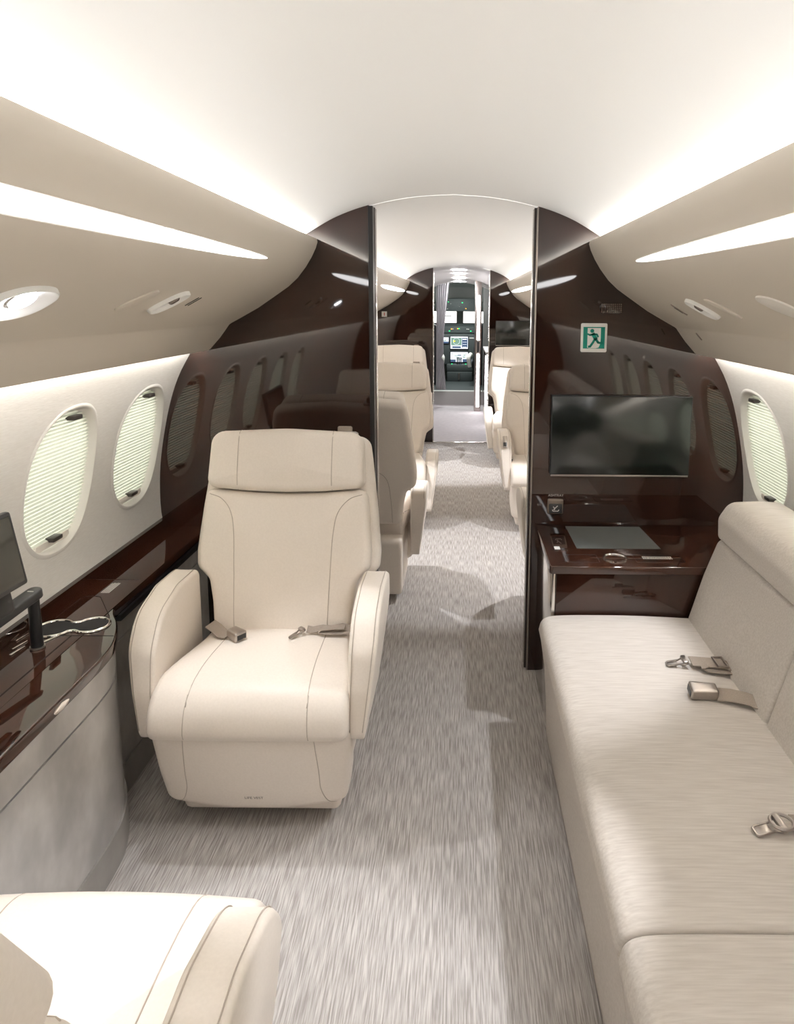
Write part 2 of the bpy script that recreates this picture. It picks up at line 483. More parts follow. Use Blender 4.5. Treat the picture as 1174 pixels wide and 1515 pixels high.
def val_frame(sx, y, z):
    """matrix: local x along the cabin (+y), local y down the panel, local z out of the panel"""
    n = vnorm(z); nz = Vector((sx * n[0], 0, n[1])); ax = Vector((0, 1, 0)); ay = nz.cross(ax)
    if ay.z > 0: ax = -ax; ay = nz.cross(ax)
    m = Matrix((ax, ay, nz)).transposed().to_4x4(); m.translation = Vector((sx * vx(z), y, z)); return m
def vthing(name, label, cat, sx, y, z, group=None):
    t = thing(name, label, cat, group=group); t.matrix_world = val_frame(sx, y, z); return t
idm = lambda a, b, c: (a, b, c)
def slant_oval(L, W, skew):       # lens shape leaning across the panel
    pts = []
    for k in range(40):
        a = 2 * math.pi * k / 40; c, s = math.cos(a), math.sin(a)
        x = L * math.copysign(abs(c) ** .9, c); y = W * math.copysign(abs(s) ** .8, s)
        pts.append((x + skew * y, y))
    return pts

def reading_light(sx, y, z, L, W, skew, lit, label, lamp_r, lx=0., ly=-.004):
    t = vthing('reading_light', label, 'light', sx, y, z, 'overhead reading lights')
    out = slant_oval(L, W, skew)
    mb = MB(); n = len(out)
    rings = [(1.10, .0), (1.07, .007), (1.02, .010), (.96, .009), (.86, .005), (.70, .002), (.5, .001)]
    v = []; f = []
    for s, h in rings: v += [(p[0] * s, p[1] * s, h) for p in out]
    for i in range(len(rings) - 1):
        for j in range(n): f.append((i * n + j, i * n + (j + 1) % n, i * n + n + (j + 1) % n, i * n + n + j))
    f.append(tuple((len(rings) - 1) * n + j for j in range(n)))
    mb.add(v, f, 'white'); mb.build('bezel', t)
    mb = MB(); lathe(mb, [(lamp_r * 1.15, .0), (lamp_r * 1.12, .004), (lamp_r * .9, .0045)], (lx, ly, 0), 'steel'); mb.build('lamp_ring', t)
    mb = MB(); lathe(mb, [(lamp_r, .004), (lamp_r, .008), (lamp_r * .8, .0105), (.0005, .011)], (lx, ly, 0), 'lens' if lit else 'dimlens'); mb.build('lens', t)
    return t
reading_light(-1, 1.185, 1.478, .075, .043, .35, True, 'large lit oval downlight on the left overhead panel nearest the viewer', .024, .004, -.012)
reading_light(-1, 1.79, 1.481, .038, .042, .7, False, 'small oval spotlight on the left overhead panel above the front armchair', .015, -.002, -.012)
reading_light(1, 2.01, 1.475, .036, .042, -.7, False, 'small oval spotlight on the right overhead panel beside the dark slot', .015, 0, -.010)

def flush_oval(name, sx, y, z, L, W, skew, mat, label, cat):
    mb = MB(); out = slant_oval(L, W, skew)
    pad(mb, out, .004, .003, idm, mat, nr=2, ni=1, ns=1, step=.05)
    o = mb.build(name); tag(o, label, cat); o.matrix_world = val_frame(sx, y, z); return o
flush_oval('oxygen_mask_door', -1, 1.61, 1.483, .030, .040, .9, 'valance', 'flush cream oval cover left of the small spotlight on the left overhead panel', 'overhead cover')
flush_oval('oxygen_mask_door', 1, 1.855, 1.475, .028, .044, -.9, 'valance', 'flush cream oval cover right of the small spotlight on the right overhead panel', 'overhead cover')
flush_oval('oxygen_mask_door', 1, 1.50, 1.480, .055, .042, -.9, 'cream', 'larger pale oval cover on the right overhead panel at the photo edge', 'overhead cover')

t = vthing('speaker_slots', 'pair of thin dark slots in the left overhead panel beyond the spotlight', 'vent', -1, 1.955, 1.481)
for k in (-1, 1):
    mb = MB(); box(mb, (-.002, -.022, -.001), (.002, .022, .0015), 'gap', .0008, mtx=Matrix.Translation((k * .010, 0, 0)) @ Matrix.Rotation(-.45, 4, 'Z')); mb.build('slot', t)
t = vthing('air_gasper', 'dark slanted air slot left of the right spotlight on the overhead panel', 'vent', 1, 2.255, 1.469)
mb = MB(); pad(mb, slant_oval(.006, .030, -.3), .003, .002, idm, 'bronze', nr=2, ni=1, ns=1, step=.05); mb.build('slot_frame', t)
mb = MB(); pad(mb, slant_oval(.003, .016, -.3), .0042, .001, idm, 'black', nr=2, ni=1, ns=1, step=.05); mb.build('nozzle', t)
t = vthing('air_gasper', 'tiny dark slot low on the right overhead panel below the crease', 'vent', 1, 2.47, 1.376)
mb = MB(); pad(mb, slant_oval(.006, .016, -.3), .003, .002, idm, 'bronze', nr=2, ni=1, ns=1, step=.05); mb.build('slot_frame', t)

# ------------------------------------------------------------------ bulkheads
def bulkhead(name, sx, y0, y1, xe):
    """gloss panel with the cabin's cross section, from the aisle edge to the shell"""
    side = [(x, z) for x, z in WC] + [(x, z) for x, z in CC][1:]
    side = [(x, z) for x, z in side if x > xe + .004]
    ztop = float(np.interp(xe, [p[0] for p in CC][::-1], [p[1] for p in CC][::-1]))
    poly = [(xe, 0)] + side + [(xe, ztop)]
    mb = MB(); prism(mb, poly, lambda a, b, c: (sx * a, c, b), y0, y1, 'wood')
    return struct(mb.build(name, angle=30))
bulkhead('wall_front_left', -1, YB, YB + .035, .315); bulkhead('wall_front_right', 1, YB, YB + .035, .315)
bulkhead('wall_far_left', -1, YF - .02, YF + .015, .262); bulkhead('wall_far_right', 1, YF - .02, YF + .015, .335)
def jamb(sx, x, y0, y1, z1, mats):
    for (xa, xb, ya, yb, m) in mats:
        mb = MB(); box(mb, (min(sx * xa, sx * xb), ya, .0), (max(sx * xa, sx * xb), yb, z1), m, .002)
        o = struct(mb.build('trim_%d' % trim_no[0])); trim_no[0] += 1
jamb(-1, .31, 0, 0, 1.838, [(.300, .318, YB - .004, YB + .040, 'black'), (.297, .312, YB + .042, YB + .082, 'wood'), (.296, .300, YB + .084, YB + .092, 'chrome')])
jamb(1, .31, 0, 0, 1.838, [(.310, .316, YB - .004, YB + .010, 'steel'), (.302, .316, YB + .018, YB + .060, 'wood'), (.301, .305, YB + .062, YB + .070, 'chrome')])
jamb(-1, .26, 0, 0, 1.80, [(.252, .264, YF - .03, YF + .02, 'chrome')])
jamb(1, .31, 0, 0, 1.80, [(.327, .336, YF - .03, YF + .02, 'chrome')])

# exit sign on the right bulkhead
t = thing('exit_sign', 'green and white running man emergency exit sign on the dark right bulkhead', 'sign', (.537, YB, 1.358))
ym = lambda a, b, c: (a, -c, b)
mb = MB(); pad(mb, fillet([(-.050, -.055), (.050, -.055), (.050, .055), (-.050, .055)], .006), .003, .002, lambda a, b, c: (a, -.0025 - c, b), 'white', nr=2, ni=1, ns=1, step=.2); mb.build('sign_plate', t)
mb = MB(); prism(mb, [(-.041, -.041), (.041, -.041), (.041, .041), (-.041, .041)], ym, .005, .0064, 'green'); mb.build('green_field', t)
mb = MB(); prism(mb, [(-.025, -.037), (-.025, .037), (.025, .037), (.025, -.022), (.018, -.037), (.006, -.040), (-.02, -.040)], ym, .006, .0074, 'white'); mb.build('doorway_shape', t)
def limb(pts, w):
    v = []
    for (a, b) in zip(pts[:-1], pts[1:]):
        dx, dz = b[0] - a[0], b[1] - a[1]; l = math.hypot(dx, dz); nx, nz = -dz / l * w, dx / l * w
        ex, ez = dx / l * w * .5, dz / l * w * .5
        prism(mbm, [(a[0] + nx - ex, a[1] + nz - ez), (b[0] + nx + ex, b[1] + nz + ez), (b[0] - nx + ex, b[1] - nz + ez), (a[0] - nx - ex, a[1] - nz - ez)], ym, .007, .0086, 'green')
mbm = MB()
prism(mbm, [(-.008 + .0075 * math.cos(k * .4189), .026 + .0075 * math.sin(k * .4189)) for k in range(15)], ym, .007, .0086, 'green')
limb([(-.004, .014), (.006, -.004)], .007); limb([(-.004, .014), (.010, .013), (.015, .004)], .0033); limb([(-.006, .013), (-.016, .010), (-.024, .014)], .0033)
limb([(.004, -.004), (-.004, -.018), (-.014, -.033), (-.020, -.034)], .0042); limb([(.006, -.004), (.016, -.018), (.031, -.021), (.032, -.016)], .0042)
mbm.build('running_figure', t)

# monitor on the bulkhead
def wall_screen(label, x0, x1, z0, z1, y, th=.022):
    t = thing('wall_monitor', label, 'monitor', ((x0 + x1) / 2, y, (z0 + z1) / 2))
    hx, hz = (x1 - x0) / 2, (z1 - z0) / 2
    mb = MB(); box(mb, (-hx, -th, -hz), (hx, 0, hz), 'black', .003); mb.build('housing', t)
    mb = MB(); box(mb, (-hx + .004, -th - .0015, -hz + .006), (hx - .004, -th + .002, hz - .004), 'screen', .0008); mb.build('screen', t)
    mb = MB(); box(mb, (-hx + .004, -th - .002, -hz - .003), (hx - .004, -th + .006, -hz + .004), 'steel', .001); mb.build('lower_strip', t)
    return t
wall_screen('wide dark monitor on the gloss wood right bulkhead above the side table', .381, .922, .824, 1.138, YB)
wall_screen('dark monitor on the far right bulkhead above the forward seats', .40, .84, 1.05, 1.31, YF - .02, .02)

# perforated loudspeaker grille
t = MB(); pad(t, fillet([(-.045, -.022), (.045, -.022), (.045, .022), (-.045, .022)], .02), .002, .001, lambda a, b, c: (.60 + a, YB - .001 - c, 1.470 + b), 'wood', nr=2, ni=1, ns=1, step=.1)
for i in range(11):
    for j in range(5):
        x, z = .60 - .036 + i * .0072, 1.470 - .014 + j * .007
        prism(t, [(x + .0022 * math.cos(k * 1.047), z + .0022 * math.sin(k * 1.047)) for k in range(6)], lambda a, b, c: (a, YB - c, b), .003, .0036, 'bronze')  # raised bronze dots put the light glints of the holes into colour
tag(t.build('speaker_grille'), 'small perforated grille with light glints coloured in as bronze dots on the right bulkhead above the exit sign', 'grille')

# small no-entry style placard far left
t = thing('warning_placard', 'tiny white placard with a red mark on the far left bulkhead', 'placard', (-.775, YF - .02, 1.37))
mb = MB(); box(mb, (-.028, -.004, -.028), (.028, 0, .028), 'white', .002); mb.build('plate', t)
mb = MB(); box(mb, (-.004, -.006, -.016), (.004, -.003, .016), 'red', .001); mb.build('red_mark', t)

# ashtray in the right bulkhead
t = thing('ashtray', 'bronze flip ashtray with a pale symbol set in the right bulkhead below the monitor', 'ashtray', (.409, YB, .695))
mb = MB(); pad(mb, fillet([(-.031, -.031), (.031, -.031), (.031, .031), (-.031, .031)], .006), .006, .004, lambda a, b, c: (a, -.006 - c, b), 'bronze', nr=3, ni=1, ns=1, step=.1); mb.build('ashtray_frame', t)
mb = MB(); pad(mb, fillet([(-.026, -.026), (.026, -.026), (.026, .012), (-.026, .012)], .004), .004, .003, lambda a, b, c: (a, -.013 - c, b), 'grey', nr=2, ni=1, ns=1, step=.1); lid = mb.build('lid', t)
mbm = MB()
def limb2(pts, w, m='print', y0=.0175):
    for (a, b) in zip(pts[:-1], pts[1:]):
        dx, dz = b[0] - a[0], b[1] - a[1]; l = math.hypot(dx, dz); nx, nz = -dz / l * w, dx / l * w
        prism(mbm, [(a[0] + nx, a[1] + nz), (b[0] + nx, b[1] + nz), (b[0] - nx, b[1] - nz), (a[0] - nx, a[1] - nz)], ym, y0, y0 + .001, m)
limb2([(-.013, -.010), (-.010, -.016), (.010, -.016), (.013, -.010)], .0016); limb2([(-.008, -.010), (.008, .006)], .0016); limb2([(-.008, -.010), (-.002, -.010)], .0013); limb2([(-.010, .002), (-.004, -.004)], .0016)
mbm.build('symbol', lid)
tv, tf = text_geo('ASHTRAY', .014)
mb = MB(); mb.add([(p[0] * 1.0, -.001, p[1]) for p in tv], tf, 'print'); o = mb.build('ashtray_lettering', angle=0, fix=False); o.location = (.411, YB, .738)
tag(o, 'tiny pale capital lettering on the dark bulkhead just above the ashtray', 'lettering')

# ------------------------------------------------------------------ armchair
def arm_outline():
    return fillet([(-.125, .30), (.255, .30), (.243, .44), (.222, .545), (.160, .625), (.03, .656), (-.125, .65)], [.03, .03, .10, .10, .12, .1, .03], 6)
def make_chair(label, loc, rz, group, extra=0., lettering=False, belts=None):
    t = thing('armchair', label, 'armchair', loc, rz, group)
    # seat cushion: side profile swept across the width
    prof = interp([(-.14, .452), (0, .462), (.12, .468), (.20, .462), (.255, .442), (.29, .405), (.302, .36), (.294, .335)], 5) + [(.27, .322), (.10, .322), (-.14, .322)]
    def sm(a, b, c):
        wf = .225 + .042 * min(1, max(0, (a + .05) / .24)) ** 1.3
        u = c / .262
        top = max(0, min(1, (b - .33) / .12))
        return (u * wf, a + .006 * (1 - u * u) * (1 if a > .2 else 0), b + .010 * (1 - u * u) * top)
    mb = MB(); pad(mb, prof, .262, .022, sm, 'leather', nr=4, ni=3, ns=10, step=.02)
    bv = mb.bvh()
    for s in (-1, 1):
        path = [(s * (.148 + .012 * k / 15), -.06 + .345 * k / 15, 0) for k in range(16)]
        seam(mb, bv, path, (0, 0, -1), back=.8)
        path = [(s * (.160 + .034 * min(1, k / 4)), 0, .44 - .115 * k / 8) for k in range(9)]
        seam(mb, bv, [(s * (.161 + .004 * k / 8), 0, .445 - .12 * k / 8) for k in range(9)], (0, -1, 0), back=.8)
    mb.build('seat_cushion', t, angle=0)
    # leg rest panel
    poly = fillet([(-.272, .345), (.272, .345), (.264, .20), (.250, .10), (.10, .083), (-.10, .083), (-.250, .10), (-.264, .20)], [.025, .025, .2, .035, .3, .3, .035, .2], 6)
    def lm(a, b, c):
        return (a, .225 + c + .0 - (.325 - b) * .22 + .018 * (1 - (a / .26) ** 2), b)
    mb = MB(); pad(mb, poly, .045, .022, lm, 'leather', nr=4, ni=4, ns=2, step=.02, dome=.004)
    bv = mb.bvh()
    for s in (-1, 1):
        pts = interp([(s * .175, 0, .33), (s * .182, 0, .22), (s * .184, 0, .16), (s * .20, 0, .115), (s * .228, 0, .098)], 5)
        seam(mb, bv, pts, (0, -1, 0), back=.9)
    lr = mb.build('leg_rest', t, angle=0)
    if lettering:
        tv, tf = text_geo('LIFE VEST', .0125)
        bb = mb.bvh(); vv = []
        for p in tv:
            h = bb.ray_cast(Vector((-p[0] * 1.0, .9, .132 + p[1])), Vector((0, -1, 0)))
            vv.append((h[0].x, h[0].y + .0008, h[0].z) if h[0] else (-p[0], .26, .132 + p[1]))
        m2 = MB(); m2.add(vv, tf, 'dprint'); m2.build('life_vest_lettering', lr, angle=0, fix=False)
    # base under the seat
    mb = MB(); pad(mb, fillet([(-.215, .035), (.18, .035), (.20, .33), (-.225, .33)], .03), .225, .02, lambda a, b, c: (c, a, b), 'leather', nr=3, ni=2, ns=2, step=.05); mb.build('seat_base', t, angle=0)
    mb = MB(); box(mb, (-.15, -.17, 0), (.15, .05, .04), 'grey', .01); mb.build('floor_mount', t)
    # arms
    tp = lambda b: .42 * max(0, min(1, (.58 - b) / .26)) ** 1.2
    for s in (-1, 1):
        mb = MB(); out = arm_outline()
        pad(mb, out, .040, .012, lambda a, b, c: (s * (.300 + c - tp(b) * (c + .040)), a, b), 'leather', nr=4, ni=3, ns=2, step=.02)
        o2 = np.array(dense(out, .02)); cen = o2.mean(0)
        for cc in (.0285, -.0285):
            pts = [(s * (.300 + cc - tp(p[1]) * (cc + .040)), p[0] + (.0009 if p[0] > .1 else 0), p[1] + .0006) for p in o2 if p[1] > .33 and (p[0] > .2 or p[1] > .6)]
            pts.sort(key=lambda q: math.atan2(q[2] - .3, q[1] + .1))
            tube(mb, pts, .0012, 'stitch', seg=5)
        mb.build('armrest', t, angle=0)
    # reclined back; frame: a across, b up the back, c forwards
    rc = R(15.3 + extra); piv = Vector((0, -.085, .445))
    def bmap(off):
        def g(a, b, c):
            c = c + off
            return (a, piv.y - b * math.sin(rc) + c * math.cos(rc), piv.z + b * math.cos(rc) + c * math.sin(rc))
        return g
    half_shell = [(.222, -.02), (.235, .10), (.250, .165), (.297, .200), (.300, .26), (.286, .40), (.266, .56), (.255, .632), (.0, .648)]
    sh = half_shell + [(-a, b) for a, b in half_shell[:-1][::-1]]
    rr = [.04, .1, .03, .035, .1, .3, .3, .04, 0]; rr = rr + rr[:-1][::-1]
    mb = MB(); pad(mb, fillet(sh, rr, 6), .042, .028, bmap(-.085), 'leather', nr=4, ni=4, ns=2, step=.02, dome_back=.008)
    bv = mb.bvh(); g = bmap(-.085); bd = Vector(g(0, 0, 1)) - Vector(g(0, 0, 0))
    for s in (-1, 1):
        seam(mb, bv, [g(a * s, b, -.5) for a, b in interp([(.05, .30), (.11, .29), (.16, .24), (.175, .12), (.178, .0)], 5)], bd, back=0)
    mb.build('backrest', t, angle=0)
    hb = [(.212, .0), (.222, .10), (.236, .170), (.272, .205), (.276, .26), (.264, .40), (.258, .458), (.10, .446), (0, .443)]
    bc = hb + [(-a, b) for a, b in hb[:-1][::-1]]
    rr = [.05, .1, .035, .04, .1, .3, .03, .3, .3]; rr = rr + rr[:-1][::-1]
    mb = MB(); pad(mb, fillet(bc, rr, 6), .040, .024, bmap(-.030), 'leather', nr=4, ni=6, ns=2, step=.02, dome=.018)
    bv = mb.bvh(); g = bmap(-.03)
    for s in (-1, 1):
        seam(mb, bv, [g(a * s, b, .5) for a, b in interp([(.245, .440), (.205, .425), (.172, .385), (.158, .32), (.152, .20), (.146, .02)], 6)], -bd, back=0)
    mb.build('back_cushion', t, angle=0)
    hh = [(.252, .462), (.243, .640), (0, .652), (-.243, .640), (-.252, .462), (-.12, .450), (0, .447), (.12, .450)]
    mb = MB(); pad(mb, fillet(hh, [.03, .045, .5, .045, .03, .4, .4, .4], 6), .050, .026, bmap(-.016), 'leather', nr=5, ni=6, ns=2, step=.02, dome=.008)
    bv = mb.bvh(); g = bmap(-.016)
    for s in (-1, 1):
        seam(mb, bv, [g(s * .150, .44 + .21 * k / 14, .5) for k in range(15)], -bd, back=0)
        seam(mb, bv, [g(s * .150, .9, .045 - .09 * k / 8) for k in range(9)], Vector(g(0, 0, 0)) - Vector(g(0, 1, 0)), back=0)
    mb.build('headrest', t, angle=0)
    # recessed belt guide on the top corner
    mb = MB(); g = bmap(-.07)
    pad(mb, fillet([(-.196, .628), (-.148, .628), (-.148, .668), (-.196, .668)], .006), .010, .004, g, 'web', nr=2, ni=1, ns=1, step=.05); mb.build('shoulder_strap', t)
    mb = MB(); pad(mb, fillet([(-.215, .636), (-.135, .636), (-.135, .649), (-.215, .649)], .005), .022, .004, g, 'steel', nr=2, ni=1, ns=1, step=.05); mb.build('strap_guide', t)
    # arm control on the aisle arm
    return t
def dup(root, loc, rz, label, skip=()):
    r = root.copy(); COL.objects.link(r); r.location = loc; r.rotation_euler = (0, 0, rz); r['label'] = label
    for ch in root.children:
        c = ch.copy(); COL.objects.link(c); c.parent = r
        for gch in ch.children:
            if gch.name.split('.')[0] in skip: continue
            d = gch.copy(); COL.objects.link(d); d.parent = c
    return r
PI = math.pi
ch = make_chair('cream leather armchair in front of the left bulkhead with dark seat belt on its cushion', (-.527, 2.0, 0), PI, 'cream leather armchairs', lettering=True)
far = [(-.572, .835, 0, 'cream leather armchair cut off by the lower left corner, seat seen from behind and above', .0, .10),
       (-.475, 3.55, 0, 'forward cabin armchair just past the left bulkhead, seen from behind with its rear shell', .09, 0),
       (-.455, 4.68, PI, 'aft-facing armchair on the left of the aisle, second past the left bulkhead', .165, 0),
       (-.585, 6.78, PI, 'farthest armchair on the left, headrest against the far left bulkhead', .03, 0),
       (.655, 3.24, 0, 'armchair just past the right bulkhead, only its arm and side in view', .04, 0),
       (.625, 4.65, PI, 'aft-facing armchair right of the aisle with a dark control recess in its arm', .01, 0),
       (.600, 6.65, PI, 'farthest armchair on the right, below the far dark monitor', .15, 0)]
far_obj = []
for x, y, rz, lb, dz, dy in far:
    far_obj.append(dup(ch, (x, y, 0), rz, lb, skip=('life_vest_lettering',)))
    for c in far_obj[-1].children:
        if c.name.startswith('armrest'): c.location = (0, -dy, -dz)     # arms set lower on some seats
    if dy:                                                   # this seat back is let down further
        ra = R(13); pv = Vector((0, -.085, .445)); off = pv - Matrix.Rotation(ra, 3, 'X') @ pv
        for c in far_obj[-1].children:
            if c.name.split('.')[0] in ('backrest', 'back_cushion', 'headrest', 'shoulder_strap', 'strap_guide'): c.location = off; c.rotation_euler = (ra, 0, 0)
for r in (far_obj[5],):
    mb = MB(); pad(mb, fillet([(-.014, -.040), (.014, -.040), (.014, .040), (-.014, .040)], .005), .003, .002, lambda a, b, c: (.302 + a, .193 + b * .55 + c * .8, .603 - b * .85 + c * .6), 'steel', nr=2, ni=1, ns=1, step=.1)
    pad(mb, fillet([(-.011, .004), (.011, .004), (.011, .030), (-.011, .030)], .003), .0042, .001, lambda a, b, c: (.302 + a, .193 + b * .55 + c * .8, .603 - b * .85 + c * .6), 'black', nr=2, ni=1, ns=1, step=.1)
    mb.build('arm_control', r)

# ------------------------------------------------------------------ seat belts
def buckle_geo(mb, o, d, up, L=.055, w=.034, h=.020):
    d = Vector(d).normalized(); up = Vector(up).normalized(); s = d.cross(up).normalized(); up = s.cross(d)
    m = Matrix((d, s, up)).transposed().to_4x4(); m.translation = Vector(o)
    pad(mb, fillet([(-L / 2, -w * .42), (L / 2, -w / 2), (L / 2, w / 2), (-L / 2, w * .42)], .006), h / 2, .006, lambda a, b, c: m @ Vector((a, b, c)), 'steel', nr=3, ni=2, ns=1, step=.02)
    box(mb, (L / 2 - .002, -w * .36, -h * .28), (L / 2 + .0012, w * .36, h * .28), 'black', 0, mtx=m)
def tongue_geo(mb, o, d, up, L=.045, w=.026):
    d = Vector(d).normalized(); up = Vector(up).normalized(); s = d.cross(up).normalized(); up = s.cross(d)
    m = Matrix((d, s, up)).transposed().to_4x4(); m.translation = Vector(o)
    out = [(L, -w * .30), (L, w * .30), (L * .35, w * .30), (0, w * .6), (0, -w * .6), (L * .35, -w * .30)]
    tube(mb, [m @ Vector((a, b, 0)) for a, b in dense(fillet(out, .005), .006)], .0028, 'steel', seg=6, close=True)
    box(mb, (-.004, -w * .55, -.003), (.010, w * .55, .009), 'steel', .003, mtx=m)
    box(mb, (L * .45, -w * .25, -.0012), (L * .96, w * .25, .0012), 'steel', .0008, mtx=m)

def belt(label, base, parts):
    t = thing('seat_belt', label, 'seat belt', base, group=None)
    o = Vector(base)
    for nm, mb in parts: 
        mb.v = [tuple(Vector(p) - o) for p in mb.v]; mb.build(nm, t)
    return t
# on the front armchair
z = .472
mb = MB(); ribbon(mb, [(-.745, 2.075, z + .012), (-.715, 2.045, z + .012), (-.69, 2.022, z + .006), (-.665, 2.012, z + .008)], (.5, .8, .2), .040, .003, 'web')
mb2 = MB(); buckle_geo(mb2, (-.640, 2.000, z + .016), (.80, -.60, -.05), (0, 0, 1), .052, .042, .028)
belt('buckle half of the seat belt on the left of the front armchair cushion', (-.665, 2.02, z), [('webbing', mb), ('buckle', mb2)])
mb = MB(); ribbon(mb, [(-.300, 2.062, z + .006), (-.33, 2.060, z + .014), (-.36, 2.052, z + .010), (-.39, 2.050, z + .013), (-.42, 2.048, z + .008), (-.436, 2.046, z + .012)], (0, 1, .35), .026, .003, 'web')
ribbon(mb, [(-.305, 2.045, z + .003), (-.34, 2.040, z + .004), (-.375, 2.036, z + .005), (-.398, 2.036, z + .010), (-.388, 2.040, z + .016), (-.35, 2.046, z + .018), (-.32, 2.05, z + .016)], (.1, 1, .2), .022, .0025, 'web')
mb2 = MB(); tongue_geo(mb2, (-.448, 2.040, z + .012), (-.62, -.78, -.16), (0, 0, 1), .050, .020)
belt('tongue half of the seat belt crumpled on the right of the front armchair cushion', (-.40, 2.04, z), [('webbing', mb), ('tongue', mb2)])

# ------------------------------------------------------------------ sofa
def make_sofa():
    t = thing('sofa', 'long light grey linen sofa along the right wall', 'sofa', (.70, 1.0, 0))
    ox, oy = .70, 1.0
    # seat: cross-section (x,z)
    def section(y0, y1, name):
        prof = [(.335, .02), (.331, .15), (.322, .28), (.308, .37)] + interp([(.300, .405), (.308, .432), (.33, .448), (.38, .454), (.50, .456), (.65, .454), (.83, .446)], 4) + [(.83, .02)]
        mb = MB(); h = (y1 - y0) / 2
        pad(mb, prof, h, .012, lambda a, b, c: (a - ox, (y0 + y1) / 2 + c - oy, b), 'sofa', nr=3, ni=2, ns=14, step=.03)
        return mb
    for (a, b) in ((1.03, 2.232), (-.20, 1.026), (-1.40, -.204)):
        mb = section(a, b, '')
        if b > 2:
            bv = mb.bvh(); seam(mb, bv, [(.40 - ox + .38 * k / 16, 1.625 - oy, 0) for k in range(17)], (0, 0, -1), r=.0009, mat='sofaseam', back=.9, lift=-.0008)
        mb.build('seat_cushion', t, angle=0)
    for (a, b) in ((1.625, 2.232), (.40, 1.621), (-.20, .396), (-1.40, -.204)):
        prof = fillet([(.792, .42), (.80, .448), (.842, .60), (.886, .725), (1.06, .725), (1.04, .42)], [.005, .02, .3, .03, .03, .02], 5)
        mb = MB(); pad(mb, prof, (b - a) / 2, .012, lambda p, q, c: (p - ox - .004 * (1 - (c / ((b - a) / 2)) ** 2), (a + b) / 2 + c - oy, q), 'sofa', nr=3, ni=2, ns=8, step=.03)
        mb.build('back_cushion', t, angle=0)
    for (a, b) in ((-.20, 2.232), (-1.40, -.204)):
        prof = fillet([(.876, .728), (.872, .80), (.905, .853), (1.00, .858), (1.088, .853), (1.09, .728)], [.015, .04, .045, .2, .03, .02], 6)
        mb = MB(); pad(mb, prof, (b - a) / 2, .030, lambda p, q, c: (p - ox, (a + b) / 2 + c - oy, q), 'sofa', nr=5, ni=2, ns=10, step=.02)
        mb.build('bolster', t, angle=0)
    mb = MB(); box(mb, (.36 - ox, -1.40 - oy, 0), (1.05 - ox, 2.232 - oy, .02), 'grey'); mb.build('plinth', t)
    # rear frame between the back cushions and the wall
    mb = MB(); box(mb, (.90 - ox, -1.40 - oy, .02), (1.055 - ox, 2.232 - oy, .43), 'sofa', .01); mb.build('back_frame', t)
    return t
make_sofa()
z = .457
mb = MB(); ribbon(mb, [(.812, 1.868, z + .010), (.775, 1.880, z + .014), (.74, 1.890, z + .012), (.70, 1.895, z + .012)], (0, 1, .12), .044, .003, 'web')
ribbon(mb, [(.815, 1.858, z + .003), (.77, 1.862, z + .004), (.735, 1.872, z + .003), (.722, 1.876, z + .010), (.74, 1.880, z + .012)], (0, 1, 0), .042, .003, 'web')
mb2 = MB(); tongue_geo(mb2, (.686, 1.897, z + .012), (-1, -.05, -.16), (0, -.1, 1), .055, .032)
mb3 = MB(); tube(mb3, [(.766, 1.853, z + .018), (.792, 1.853, z + .018), (.792, 1.907, z + .018), (.766, 1.907, z + .018)], .0035, 'steel', close=True)
belt('sofa seat belt with open metal tongue nearest the side table', (.74, 1.88, z), [('webbing', mb), ('tongue', mb2), ('adjuster', mb3)])
mb = MB(); ribbon(mb, [(.812, 1.690, z + .006), (.785, 1.700, z + .012), (.75, 1.720, z + .010), (.715, 1.728, z + .008)], (.2, 1, .3), .044, .003, 'web')
mb2 = MB(); buckle_geo(mb2, (.680, 1.730, z + .016), (-1, .03, .03), (0, -.2, 1), .072, .044, .030)
belt('sofa seat belt with closed box buckle, second from the side table', (.70, 1.73, z), [('webbing', mb), ('buckle', mb2)])
mb = MB(); ribbon(mb, [(.80, 1.225, z + .010), (.76, 1.240, z + .012), (.72, 1.250, z + .012), (.695, 1.252, z + .012)], (0, 1, .15), .046, .003, 'web')
mb2 = MB(); tongue_geo(mb2, (.672, 1.252, z + .013), (-1, -.18, -.16), (0, -.15, 1), .058, .036)
tube(mb2, [(.672 + .022 * math.cos(k * .35), 1.252 + .022 * math.sin(k * .35), z + .018) for k in range(18)], .0035, 'steel', close=True)
belt('sofa seat belt with metal tongue at the right photo edge nearest the viewer', (.72, 1.25, z), [('webbing', mb), ('tongue', mb2)])
mb = MB(); ribbon(mb, [(.80, 1.085, z + .004), (.76, 1.092, z + .010), (.72, 1.098, z + .008)], (0, 1, .2), .044, .003, 'web')
mb2 = MB(); buckle_geo(mb2, (.683, 1.100, z + .016), (-1, .03, .03), (0, -.2, 1), .072, .044, .030)
belt('dark belt buckle sliver on the sofa at the right photo edge', (.70, 1.10, z), [('webbing', mb), ('buckle', mb2)])

